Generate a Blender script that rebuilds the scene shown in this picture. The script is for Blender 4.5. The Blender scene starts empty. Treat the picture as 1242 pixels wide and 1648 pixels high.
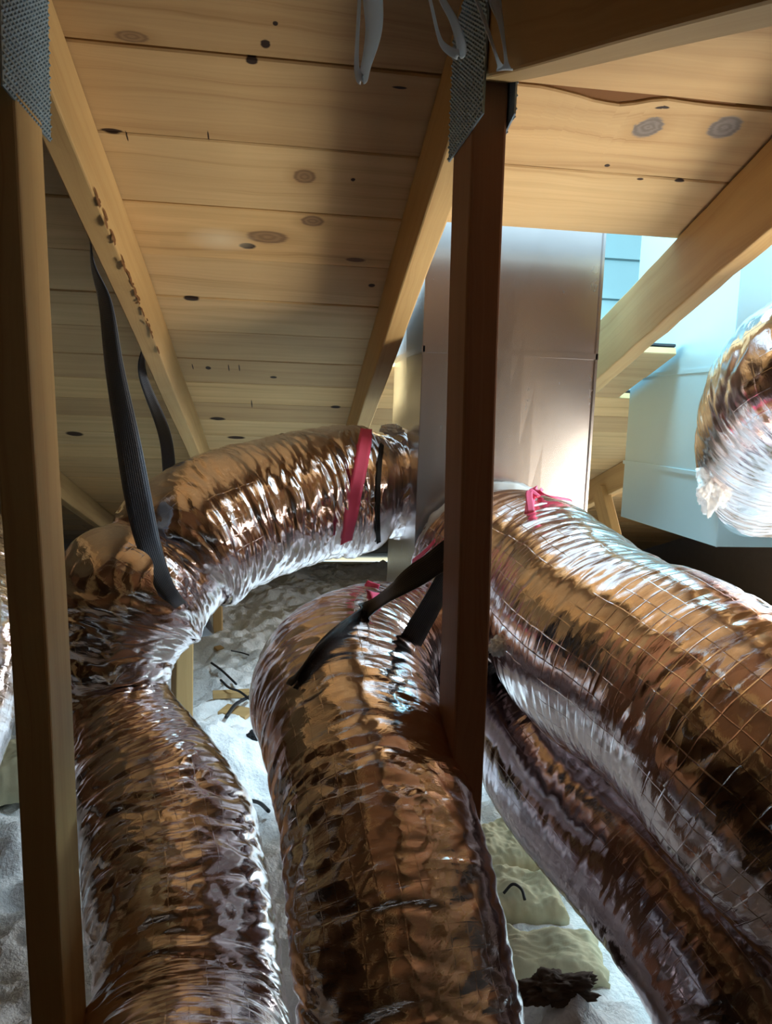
import bpy, bmesh, math, random
import numpy as np
from mathutils import Vector, Matrix, noise as mnoise
from mathutils.bvhtree import BVHTree
random.seed(7); np.random.seed(7)
SC = bpy.context.scene
COL = SC.collection

# ---------------------------------------------------------------- camera, world, lights, exposure
FPX = 1240.0
YAW, PITCH, ROLL = (math.radians(a) for a in (8.25, 7.5, 2.0))
FW = Vector((math.sin(YAW)*math.cos(PITCH), math.cos(YAW)*math.cos(PITCH), -math.sin(PITCH)))
_r = Vector((math.cos(YAW), -math.sin(YAW), 0)); _u = _r.cross(FW)
RT = math.cos(ROLL)*_r + math.sin(ROLL)*_u
UP = -math.sin(ROLL)*_r + math.cos(ROLL)*_u
cam = bpy.data.cameras.new('camera'); cam.sensor_fit = 'VERTICAL'; cam.sensor_height = 36.0
cam.lens = FPX/1648*36; cam.clip_start = 0.02
co = bpy.data.objects.new('camera', cam); COL.objects.link(co)
co.matrix_world = Matrix(((RT.x, UP.x, -FW.x, 0), (RT.y, UP.y, -FW.y, 0), (RT.z, UP.z, -FW.z, 0), (0, 0, 0, 1)))
SC.camera = co
cam.dof.use_dof = False

SC.view_settings.view_transform = 'Standard'; SC.view_settings.look = 'None'
SC.view_settings.gamma = 1; SC.view_settings.use_curve_mapping = False
SC.view_settings.exposure = 0.08
SC.cycles.sample_clamp_indirect = 5.0

SKY = (0.60, 0.86, 1.0)
w = bpy.data.worlds.new('sky'); SC.world = w; w.use_nodes = True
bg = w.node_tree.nodes['Background']; bg.inputs[0].default_value = (*SKY, 1); bg.inputs[1].default_value = 2.6

def area(name, loc, target, sx, sy, power, col, spread=180):
    l = bpy.data.lights.new(name, 'AREA'); l.shape = 'RECTANGLE'; l.size = sx; l.size_y = sy
    l.energy = power; l.color = col; l.spread = math.radians(spread)
    o = bpy.data.objects.new(name, l); COL.objects.link(o); o.location = loc
    o.rotation_euler = (Vector(target)-Vector(loc)).to_track_quat('-Z', 'Y').to_euler()
    return o
# daylight falling through the roof opening; unseen fills added beyond the right edge brighten the deck
area('opening_daylight', (0.66, 1.78, 1.05), (0.98, 1.85, -0.15), 0.35, 0.25, 48, (0.42, 0.82, 1.0))
area('opening_daylight', (1.72, 1.76, 0.95), (1.15, 1.22, 0.0), 0.5, 0.22, 110, (0.66, 0.90, 1.0))
area('opening_daylight', (0.50, 2.03, 0.28), (-0.20, 3.0, -1.0), 0.28, 0.16, 24, (0.62, 0.84, 1.0))
area('cool_rear_fill', (2.35, 2.85, -0.45), (0.0, 2.15, -0.15), 0.6, 0.4, 15, (0.90, 0.95, 1.0), 120)  # added cool fill, not an eave opening; lifts the lower deck
area('warm_side_fill', (1.02, 0.98, -0.25), (-0.15, 1.25, 0.22), 0.30, 0.40, 6.3, (1.0, 0.92, 0.76), 125)  # added warm fill, no real lamp; stands for bounce off the foil

# ---------------------------------------------------------------- geometry of the place
SL = math.radians(18.43); T = math.tan(SL); CS = math.cos(SL)
RY, RZ = 0.885, 0.4850            # ridge line of the deck underside
FLOOR = -1.0
def ray(px, py): return FW + RT*((px-621)/FPX) + UP*((824-py)/FPX)
def at(px, py, y): r = ray(px, py); return r*(y/r.y)
def atx(px, py, x): r = ray(px, py); return r*(x/r.x)
def atz(px, py, z): r = ray(px, py); return r*(z/r.z)
def roofhit(px, py):
    r = ray(px, py); return r*((RZ+RY*T)/(r.z+T*r.y))
def roof_z(y): return RZ - T*abs(y-RY)

# ---------------------------------------------------------------- material helpers
def newmat(name):
    m = bpy.data.materials.new(name); m.use_nodes = True
    nt = m.node_tree; b = nt.nodes['Principled BSDF']
    return m, nt, b
class N:
    def __init__(s, nt): s.nt = nt
    def n(s, t, **k):
        nd = s.nt.nodes.new(t)
        for a, v in k.items(): setattr(nd, a, v)
        return nd
    def l(s, a, b): s.nt.links.new(a, b)
    def math(s, op, a, b=None, c=None, clamp=False):
        nd = s.n('ShaderNodeMath', operation=op); nd.use_clamp = clamp
        for i, v in enumerate((a, b, c)):
            if v is None: continue
            if isinstance(v, (int, float)): nd.inputs[i].default_value = v
            else: s.l(v, nd.inputs[i])
        return nd.outputs[0]
    def mapping(s, vec, scale=(1,1,1), loc=(0,0,0), rot=(0,0,0)):
        nd = s.n('ShaderNodeMapping'); nd.inputs['Scale'].default_value = scale
        nd.inputs['Location'].default_value = loc; nd.inputs['Rotation'].default_value = rot
        s.l(vec, nd.inputs[0]); return nd.outputs[0]
    def noise(s, vec, scale, detail=4, rough=.55, dist=0.0, typ='FBM'):
        nd = s.n('ShaderNodeTexNoise'); nd.noise_type = typ
        nd.inputs['Scale'].default_value = scale; nd.inputs['Detail'].default_value = detail
        nd.inputs['Roughness'].default_value = rough; nd.inputs['Distortion'].default_value = dist
        s.l(vec, nd.inputs['Vector']); return nd.outputs[0]
    def ramp(s, fac, stops, interp='LINEAR'):
        nd = s.n('ShaderNodeValToRGB'); cr = nd.color_ramp; cr.interpolation = interp
        while len(cr.elements) < len(stops): cr.elements.new(.5)
        for e, (p, c) in zip(cr.elements, stops):
            e.position = p; e.color = (*c, 1) if len(c) == 3 else c
        s.l(fac, nd.inputs[0]); return nd.outputs[0]
    def mix(s, fac, a, b, typ='MIX'):
        nd = s.n('ShaderNodeMix', data_type='RGBA', blend_type=typ)
        for i, v in ((0, fac), (6, a), (7, b)):
            if isinstance(v, (int, float)): nd.inputs[i].default_value = v
            elif isinstance(v, tuple): nd.inputs[i].default_value = (*v, 1)
            else: s.l(v, nd.inputs[i])
        return nd.outputs[2]
    def bump(s, h, strength, dist, normal=None):
        nd = s.n('ShaderNodeBump'); nd.inputs['Strength'].default_value = strength
        nd.inputs['Distance'].default_value = dist; s.l(h, nd.inputs['Height'])
        if normal: s.l(normal, nd.inputs['Normal'])
        return nd.outputs[0]

def wood(name, light, dark, knots=True, marks=None, rough=.62, streak=(0.25, .12, .05), spec=.3):
    """pine; UV u = metres along the grain, v = metres across; 'tone' attribute varies per board"""
    m, nt, b = newmat(name); g = N(nt)
    uv = g.n('ShaderNodeUVMap').outputs[0]
    off = g.n('ShaderNodeAttribute', attribute_name='tone'); offv = off.outputs['Vector']
    oi = g.n('ShaderNodeObjectInfo').outputs['Random']
    sh = g.n('ShaderNodeVectorMath', operation='SCALE'); g.l(offv, sh.inputs[0]); sh.inputs['Scale'].default_value = 31.0
    ad = g.n('ShaderNodeVectorMath', operation='ADD'); g.l(uv, ad.inputs[0]); g.l(sh.outputs[0], ad.inputs[1])
    cmb = g.n('ShaderNodeCombineXYZ'); g.l(g.math('MULTIPLY', oi, 47.0), cmb.inputs[0]); g.l(g.math('MULTIPLY', oi, 13.0), cmb.inputs[1])
    ad2 = g.n('ShaderNodeVectorMath', operation='ADD'); g.l(ad.outputs[0], ad2.inputs[0]); g.l(cmb.outputs[0], ad2.inputs[1])
    v = ad2.outputs[0]
    warp = g.noise(g.mapping(v, (2.2, 9, 1)), 1.0, 3)
    wv = g.n('ShaderNodeCombineXYZ'); g.l(g.math('MULTIPLY', g.math('SUBTRACT', warp, .5), .06), wv.inputs[1])
    vw = g.n('ShaderNodeVectorMath', operation='ADD'); g.l(v, vw.inputs[0]); g.l(wv.outputs[0], vw.inputs[1])
    fine = g.noise(g.mapping(vw.outputs[0], (3, 260, 1)), 1.0, 5, .6)
    rings = g.noise(g.mapping(vw.outputs[0], (.9, 42, 1)), 1.0, 3, .5)
    blotch = g.noise(g.mapping(v, (2.0, 7, 1)), 1.0, 4)
    f = g.math('ADD', g.math('MULTIPLY', fine, .35), g.math('MULTIPLY', rings, .65))
    mid = tuple(l*.72+d*.28 for l, d in zip(light, dark))
    col = g.ramp(f, [(.28, dark), (.44, mid), (.6, light), (.8, tuple(min(1, c*1.06) for c in light))])
    col = g.mix(g.math('MULTIPLY', g.math('SUBTRACT', blotch, .42, clamp=True), 1.6, clamp=True), col, tuple(c*.72 for c in mid), 'MIX')
    tn = g.n('ShaderNodeSeparateXYZ'); g.l(offv, tn.inputs[0])
    col = g.mix(1.0, col, g.ramp(tn.outputs[0], [(0, (.82, .76, .72)), (.5, (1, 1, 1)), (1, (1.08, 1.02, .92))]), 'MULTIPLY')
    hgt = f
    if knots:
        vo = g.n('ShaderNodeTexVoronoi'); vo.inputs['Scale'].default_value = 1.0
        g.l(g.mapping(v, (3.1, 7.5, 1)), vo.inputs['Vector'])
        d = g.math('ADD', vo.outputs['Distance'], g.math('MULTIPLY', g.math('SUBTRACT', warp, .5), .08))
        sep = g.n('ShaderNodeSeparateColor'); g.l(vo.outputs['Color'], sep.inputs[0])
        on = g.math('GREATER_THAN', sep.outputs[0], .62)
        halo = g.math('MULTIPLY', g.math('SMOOTH_MIN', 1, g.math('MULTIPLY', g.math('SUBTRACT', .2, d, clamp=True), 5.0), .0), on)
        kn = g.math('MULTIPLY', g.math('MULTIPLY', g.math('SUBTRACT', .075, d, clamp=True), 60.0, clamp=True), on)
        col = g.mix(g.math('MULTIPLY', halo, .55), col, tuple(c*.6 for c in mid))
        col = g.mix(kn, col, (streak[0]*.7, streak[1]*.7, streak[2]*.8))
    if marks:
        for (mx, ms, rx, ry, kind, ang) in marks:
            q = g.n('ShaderNodeVectorMath', operation='SUBTRACT'); g.l(uv, q.inputs[0]); q.inputs[1].default_value = (mx, ms, 0)
            rt = g.mapping(q.outputs[0], (1, 1, 1), rot=(0, 0, ang))
            qs = g.n('ShaderNodeVectorMath', operation='MULTIPLY'); g.l(rt, qs.inputs[0]); qs.inputs[1].default_value = (1/rx, 1/ry, 0)
            ln = g.n('ShaderNodeVectorMath', operation='LENGTH'); g.l(qs.outputs[0], ln.inputs[0])
            dd = g.math('ADD', ln.outputs['Value'], g.math('MULTIPLY', g.math('SUBTRACT', fine, .5), .5))
            if kind == 'knot' or kind == 'grey':
                hl = g.math('SUBTRACT', 1.0, g.math('MULTIPLY', g.math('SUBTRACT', dd, .8), .9), clamp=True)
                col = g.mix(g.math('MULTIPLY', hl, .45), col, (.38, .21, .08))
                core = g.math('MULTIPLY', g.math('SUBTRACT', 1.0, dd), 6, clamp=True)
                rg = g.math('SINE', g.math('MULTIPLY', dd, 15))
                ck = (.17, .135, .115) if kind == 'grey' else (.24, .14, .07)
                ck2 = (.23, .19, .165) if kind == 'grey' else (.33, .20, .10)
                kc = g.mix(g.math('MULTIPLY', g.math('ADD', rg, 1.0), .5), ck, ck2)
                col = g.mix(core, col, kc)
            elif kind == 'bright':
                core = g.math('SUBTRACT', 1.0, dd, clamp=True)
                col = g.mix(g.math('MULTIPLY', core, .8), col, (.85, .7, .48))
            else:
                core = g.math('MULTIPLY', g.math('SUBTRACT', 1.0, dd), 4, clamp=True)
                col = g.mix(core, col, (.035, .018, .012))
    g.l(col, b.inputs['Base Color']); b.inputs['Roughness'].default_value = rough
    b.inputs['Specular IOR Level'].default_value = spec
    g.l(g.bump(hgt, .25, .002), b.inputs['Normal'])
    return m

def foil(name, tint=(.93, .83, .84), grid=1.0, crumple=1.0):
    m, nt, b = newmat(name); g = N(nt)
    uv = g.n('ShaderNodeUVMap').outputs[0]
    sp = g.n('ShaderNodeSeparateXYZ'); g.l(uv, sp.inputs[0])
    # crinkles running round the sleeve, packed along its length
    wv = g.noise(g.mapping(uv, (6, 4, 1)), 1.0, 3)
    wx = g.n('ShaderNodeCombineXYZ'); g.l(g.math('MULTIPLY', g.math('SUBTRACT', wv, .5), .05), wx.inputs[0])
    wa = g.n('ShaderNodeVectorMath', operation='ADD'); g.l(uv, wa.inputs[0]); g.l(wx.outputs[0], wa.inputs[1])
    uw = wa.outputs[0]
    c1 = g.noise(g.mapping(uw, (60, 12, 1)), 1.0, 5, .65, .3, 'RIDGED_MULTIFRACTAL')
    c2 = g.noise(g.mapping(uw, (230, 50, 1)), 1.0, 4, .65, .6)
    vo = g.n('ShaderNodeTexVoronoi', feature='F1'); vo.inputs['Scale'].default_value = 1
    g.l(g.mapping(uw, (85, 38, 1)), vo.inputs['Vector'])
    c3 = vo.outputs['Distance']
    # reinforcing scrim: threads every 1.6 cm lengthwise and 2.4 cm round
    wob = g.math('MULTIPLY', g.noise(g.mapping(uv, (9, 9, 1)), 1.0, 2), .012)
    def thread(src, period, wdt):
        t = g.math('FRACT', g.math('DIVIDE', g.math('ADD', src, wob), period))
        t = g.math('ABSOLUTE', g.math('SUBTRACT', t, .5))
        return g.math('MULTIPLY', g.math('SUBTRACT', wdt, t), 1/wdt, clamp=True)
    th = g.math('MAXIMUM', thread(sp.outputs[0], .017, .05), thread(sp.outputs[1], .026, .035))
    patch = g.math('MULTIPLY', g.math('SUBTRACT', g.noise(g.mapping(uv, (7, 7, 1)), 1.0, 2), .42), 6, clamp=True)
    cm = g.math('ADD', .25, g.math('MULTIPLY', g.math('SUBTRACT', g.noise(g.mapping(uv, (5, 5, 1)), 1.0, 3), .38), 3.2, clamp=True))
    nrm = g.bump(g.math('MULTIPLY', c1, cm), .75*crumple, .005)
    nrm = g.bump(g.math('MULTIPLY', c3, cm), .45*crumple, .003, nrm)
    nrm = g.bump(c2, .35*crumple, .0012, nrm)
    nrm = g.bump(g.math('MULTIPLY', th, g.math('MULTIPLY', patch, grid)), .35, .0010, nrm)
    rg = g.math('ADD', .07, g.math('MULTIPLY', c2, .08))
    g.l(rg, b.inputs['Roughness'])
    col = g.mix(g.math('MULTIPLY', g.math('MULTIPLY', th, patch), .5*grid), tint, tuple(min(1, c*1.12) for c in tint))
    g.l(col, b.inputs['Base Color']); b.inputs['Metallic'].default_value = 1.0
    g.l(nrm, b.inputs['Normal'])
    return m

def plain(name, col, rough=.6, metal=0.0, bumpsc=None, bumpd=.001, var=.15, alpha=None, trans=0, sheen=0):
    m, nt, b = newmat(name); g = N(nt)
    tc = g.n('ShaderNodeTexCoord').outputs['Object']
    nz = g.noise(tc, bumpsc or 40, 5)
    c = g.mix(nz, tuple(x*(1-var) for x in col), tuple(min(1, x*(1+var)) for x in col))
    g.l(c, b.inputs['Base Color']); b.inputs['Roughness'].default_value = rough; b.inputs['Metallic'].default_value = metal
    if trans: b.inputs['Transmission Weight'].default_value = trans
    if bumpsc: g.l(g.bump(nz, .6, bumpd), b.inputs['Normal'])
    if alpha: b.inputs['Alpha'].default_value = alpha
    return m

def galv(name, tint, rough, smudge=.5, metal=1.0):
    m, nt, b = newmat(name); g = N(nt)
    tc = g.n('ShaderNodeTexCoord').outputs['Object']
    vo = g.n('ShaderNodeTexVoronoi'); vo.inputs['Scale'].default_value = 70; g.l(tc, vo.inputs['Vector'])
    s = g.n('ShaderNodeSeparateColor'); g.l(vo.outputs['Color'], s.inputs[0])
    scr = g.noise(g.mapping(tc, (30, 30, 3)), 1.5, 4)
    big = g.noise(tc, 5, 3)
    r = g.math('ADD', rough, g.math('ADD', g.math('MULTIPLY', g.math('SUBTRACT', s.outputs[0], .5), .005), g.math('MULTIPLY', g.math('SUBTRACT', scr, .5), .01)), clamp=True)
    g.l(r, b.inputs['Roughness'])
    spk = g.math('MULTIPLY', g.math('SUBTRACT', g.noise(g.mapping(tc, (420, 420, 60)), 1.0, 2), .66), 9, clamp=True)
    col = g.mix(g.math('MULTIPLY', big, smudge), tint, tuple(c*.72 for c in tint))
    g.l(col, b.inputs['Base Color']); b.inputs['Metallic'].default_value = metal
    g.l(g.bump(big, .05, .01), b.inputs['Normal'])
    return m

def webbing(name, col, sheen=.3):
    m, nt, b = newmat(name); g = N(nt)
    uv = g.n('ShaderNodeUVMap').outputs[0]; sp = g.n('ShaderNodeSeparateXYZ'); g.l(uv, sp.inputs[0])
    a = g.math('SINE', g.math('ADD', g.math('MULTIPLY', sp.outputs[0], 2200), g.math('MULTIPLY', g.math('SINE', g.math('MULTIPLY', sp.outputs[1], 1900)), 1.5)))
    bb = g.math('SINE', g.math('MULTIPLY', sp.outputs[1], 1900))
    h = g.math('MULTIPLY', g.math('ADD', a, bb), .25)
    g.l(g.mix(g.math('ADD', h, .5), tuple(c*.5 for c in col), tuple(c*1.8 for c in col)), b.inputs['Base Color'])
    b.inputs['Roughness'].default_value = .42; b.inputs['Specular IOR Level'].default_value = .5
    b.inputs['Sheen Weight'].default_value = sheen
    g.l(g.bump(h, .8, .001), b.inputs['Normal']); return m

LIGHT = (.66, .43, .19); DARK = (.40, .21, .075)
_mk = [(212, 58, 30, 10, 'knot', .0), (427, 70, 9, 8, 'hole', 0), (443, 37, 5, 4, 'hole', 0), (405, 99, 11, 6, 'hole', 0),
       (490, 285, 20, 12, 'knot', .0), (430, 381, 36, 11, 'knot', 0), (398, 395, 15, 5, 'hole', 0), (503, 355, 20, 9, 'knot', 0),
       (355, 385, 60, 20, 'bright', 0), (180, 212, 20, 5, 'hole', 0), (643, 142, 13, 2.5, 'hole', 0), (568, 290, 4, 3, 'hole', 0),
       (1043, 206, 23, 17, 'grey', .5), (1166, 206, 27, 17, 'grey', .5), (1066, 174, 12, 2.5, 'hole', 0), (977, 267, 5, 2.5, 'hole', 0),
       (1030, 289, 6, 2, 'hole', 0), (1093, 292, 9, 2, 'hole', 0), (1083, 58, 22, 12, 'knot', 0), (335, 220, 1.5, 9, 'hole', 0), (204, 220, 1.5, 9, 'hole', 0),
       (308, 480, 14, 4, 'hole', 0), (598, 460, 6, 3, 'hole', 0), (120, 698, 16, 4, 'hole', 0), (335, 592, 5, 3, 'hole', 0), (440, 607, 6, 2, 'hole', 0),
       (310, 590, 1, 5, 'hole', 0), (368, 592, 1, 6, 'hole', 0), (385, 592, 1, 6, 'hole', 0), (405, 650, 1, 7, 'hole', 0), (540, 655, 9, 2.5, 'hole', 0), (350, 674, 14, 3, 'hole', 0),
       (380, 704, 16, 2.5, 'hole', 0)]
MARKS = []
for (px, py, rx, ry, kd, an) in _mk:
    p = roofhit(px, py); p1 = roofhit(px+rx, py+rx*.09); p2 = roofhit(px, py+ry)
    MARKS.append((p.x, (p.y-RY)/CS, (p1-p).length, (p2-p).length, kd, -an))
M = {}
M['deck'] = wood('pine_deck', (.70, .49, .25), (.44, .26, .11), knots=True, marks=MARKS)
M['deckn'] = wood('pine_deck_near', (.38, .19, .09), (.22, .12, .05), knots=True)  # darkened copy of the deck pine, cutting bounce light on the posts
M['stud'] = wood('pine_stud', (.68, .48, .22), (.48, .29, .11), knots=True)
M['red'] = wood('shaded_red_stud', (.42, .22, .12), (.27, .12, .06), knots=False)  # pine darkened red-brown: the post's shade put into its colour
M['torn'] = wood('torn_wood', (.30, .15, .06), (.12, .05, .02), knots=False, rough=.9)
M['foil'] = foil('foil_sleeve', grid=.35)
M['foil_grid'] = foil('foil_sleeve_scrim', grid=1.6, crumple=.8)
M['foil_smooth'] = foil('foil_sleeve_smooth', (.55, .47, .51), grid=.3, crumple=.55)  # foil darkened and plum-tinted: shade and reflection put into its colour
M['galv'] = galv('galvanised_steel', (.70, .66, .66), .27)
M['galv2'] = galv('galvanised_steel_dull_skytint', (.58, .78, .85), .46, .2, .75)  # blue-green of the skylight put into the steel's base colour
M['plate'] = plain('nail_plate_steel', (.33, .45, .55), .45, .7, 90, .001, .3)
M['black'] = webbing('black_webbing', (.010, .010, .014), .08)
M['sheen_web'] = webbing('black_webbing_sheen', (.05, .07, .11), .8)  # black webbing lightened: bluish sheen of the light put into its colour
M['pink'] = plain('pink_tape', (1.0, .12, .26), .5, 0, 30, .0008, .12)
M['white'] = plain('white_plastic', (.86, .90, .95), .3, 0, None, var=.05)
_m, _nt, _b = newmat('translucent_plastic'); _g = N(_nt)
_t = _g.n('ShaderNodeBsdfTranslucent'); _t.inputs[0].default_value = (.75, .86, .95, 1)
_b.inputs['Base Color'].default_value = (.85, .90, .95, 1); _b.inputs['Roughness'].default_value = .3
_x = _g.n('ShaderNodeMixShader'); _x.inputs[0].default_value = .5; _g.l(_b.outputs[0], _x.inputs[1]); _g.l(_t.outputs[0], _x.inputs[2])
_g.l(_x.outputs[0], _nt.nodes['Material Output'].inputs[0]); M['white'] = _m
M['fluff'] = plain('white_fibre', (.86, .88, .88), .95, 0, 60, .004, .08)
M['snow'] = plain('loose_fill', (.84, .87, .89), .95, 0, 110, .012, .16)
M['batt'] = plain('yellow_fibre', (.56, .52, .34), .9, 0, 30, .002, .12)
M['felt'] = plain('roofing_felt', (.02, .02, .022), .9, 0, 30)
M['dark'] = plain('black_cable', (.012, .012, .014), .6, 0, 50)
M['drywall'] = plain('drywall', (.13, .11, .10), .9, 0, 20)
M['siding'] = plain('pale_siding', (.22, .33, .34), .5, 0, 8, .002, .05)
M['brown'] = plain('dirty_brown', (.10, .07, .05), .9, 0, 30)
M['gwood'] = wood('grey_wood', (.36, .36, .38), (.24, .24, .26), knots=False)
M['collar'] = plain('inner_plastic', (.55, .58, .60), .35, 0, 20, .002, .1)

# ---------------------------------------------------------------- object helpers
def link(name, me, mat=None, parent=None):
    o = bpy.data.objects.new(name, me); COL.objects.link(o)
    if mat and not me.materials: me.materials.append(mat)
    if parent: o.parent = parent
    return o
def mesh_from(verts, faces, uvs=None, tone=None, smooth=True):
    me = bpy.data.meshes.new('m'); me.from_pydata([tuple(v) for v in verts], [], [tuple(f) for f in faces])
    if uvs is not None:
        ul = me.uv_layers.new(name='UVMap'); ul.data.foreach_set('uv', np.asarray(uvs, dtype=np.float32).ravel())
    if tone is not None:
        at_ = me.attributes.new('tone', 'FLOAT_VECTOR', 'FACE'); at_.data.foreach_set('vector', np.asarray(tone, dtype=np.float32).ravel())
    if smooth: me.polygons.foreach_set('use_smooth', [True]*len(me.polygons))
    me.update(); return me
def tag(o, label=None, cat=None, group=None, kind=None):
    if label: o['label'] = label
    if cat: o['category'] = cat
    if group: o['group'] = group
    if kind: o['kind'] = kind
    return o
def thing(name, label, cat, loc, group=None):
    o = bpy.data.objects.new(name, None); COL.objects.link(o); o.location = loc; o.empty_display_size = .05
    bpy.context.view_layer.update()
    return tag(o, label, cat, group)
def child(name, me, mat, root):
    o = link(name, me, mat); o.parent = root
    o.matrix_parent_inverse = Matrix.Translation(-root.location)
    return o

def beam_mesh(p0, p1, side, wd, ht, seg=24, seed=0, warp=.0015, wane=None, cut0=None, cut1=None):
    """board from p0 to p1 (centre line), wd across 'side', ht the other way; rounded arrises; wane: list of (corner, t0, t1, amount)"""
    p0, p1 = Vector(p0), Vector(p1); ax = (p1-p0); L = ax.length; ax.normalize()
    sd = Vector(side); sd = (sd - ax*sd.dot(ax)).normalized(); up = sd.cross(ax).normalized()
    if up.z < -0.01: up = -up
    b = .003; hw, hh = wd/2, ht/2
    prof = []
    for (cx, cy, ci) in ((hw, hh, 0), (-hw, hh, 1), (-hw, -hh, 2), (hw, -hh, 3)):
        sx, sy = (1 if cx > 0 else -1), (1 if cy > 0 else -1)
        pts = [(cx-sx*b, cy, ci), (cx-sx*b*.3, cy-sy*b*.3, ci), (cx, cy-sy*b, ci)]
        if sx*sy > 0: pts = pts[::-1]
        prof += pts
    vs, fs, uv = [], [], []; n = len(prof)
    per = [0]
    for i in range(n):
        a, c = prof[i], prof[(i+1) % n]; per.append(per[-1]+math.hypot(a[0]-c[0], a[1]-c[1]))
    for k in range(seg+1):
        t = k/seg
        c = p0 + ax*(L*t)
        c = c + sd*(warp*2*mnoise.noise(Vector((t*L*2, seed, 0)))) + up*(warp*2*mnoise.noise(Vector((t*L*2, seed, 5))))
        for (x, y, ci) in prof:
            q = 1.0
            if wane:
                for (wc, t0, t1, am) in wane:
                    if wc == ci and t0 < t < t1:
                        e = math.sin(math.pi*(t-t0)/(t1-t0))**.5
                        q -= am*e*(1+.6*mnoise.noise(Vector((t*L*14, seed, 9))))
            dz = 0
            if k == 0 and cut0: dz = cut0*y
            if k == seg and cut1: dz = cut1*y
            vs.append(c + sd*(x*q) + up*(y*q) + ax*dz)
    for k in range(seg):
        for i in range(n):
            j = (i+1) % n
            fs.append((k*n+i, k*n+j, (k+1)*n+j, (k+1)*n+i))
            u0, u1 = L*k/seg, L*(k+1)/seg
            uv += [(u0, per[i]), (u0, per[i+1]), (u1, per[i+1]), (u1, per[i])]
    for k, rev in ((0, True), (seg, False)):
        idx = list(range(n)); 
        if rev: idx = idx[::-1]
        fs.append(tuple(k*n+i for i in idx)); uv += [(prof[i][0]*.2, prof[i][1]) for i in idx]
    me = mesh_from(vs, fs, uv, smooth=False)
    bm = bmesh.new(); bm.from_mesh(me); bmesh.ops.recalc_face_normals(bm, faces=bm.faces); bm.to_mesh(me); bm.free()
    return me

def box_mesh(c, s, bev=.003, rot=None):
    bm = bmesh.new(); bmesh.ops.create_cube(bm, size=1)
    for v in bm.verts: v.co = Vector((v.co.x*s[0], v.co.y*s[1], v.co.z*s[2]))
    if bev: bmesh.ops.bevel(bm, geom=list(bm.edges), offset=bev, segments=2, affect='EDGES')
    if rot is not None: bmesh.ops.transform(bm, matrix=rot, verts=bm.verts)
    bmesh.ops.translate(bm, vec=Vector(c), verts=bm.verts)
    me = bpy.data.meshes.new('m'); bm.to_mesh(me); bm.free(); return me

# ---------------------------------------------------------------- vector noise for the sleeves
_tab = np.random.rand(65536)
def vn(u, v, pv, seed):
    iu = np.floor(u).astype(np.int64); iv = np.floor(v).astype(np.int64)
    fu, fv = u-iu, v-iv; fu = fu*fu*(3-2*fu); fv = fv*fv*(3-2*fv)
    def h(a, b): return _tab[(a*7919 + (b % pv)*104729 + seed*15485863) & 65535]
    return (h(iu, iv)*(1-fu)+h(iu+1, iv)*fu)*(1-fv) + (h(iu, iv+1)*(1-fu)+h(iu+1, iv+1)*fu)*fv

def catmull(pts, n):
    P = np.array(pts, float); P = np.vstack([2*P[0]-P[1], P, 2*P[-1]-P[-2]])
    out = []
    m = len(pts)-1
    for i in range(m):
        a, b, c, d = P[i:i+4]
        for t in np.linspace(0, 1, n, endpoint=(i == m-1)):
            out.append(.5*((2*b)+(-a+c)*t+(2*a-5*b+4*c-d)*t*t+(-a+3*b-3*c+d)*t**3))
    return np.array(out)

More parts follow.
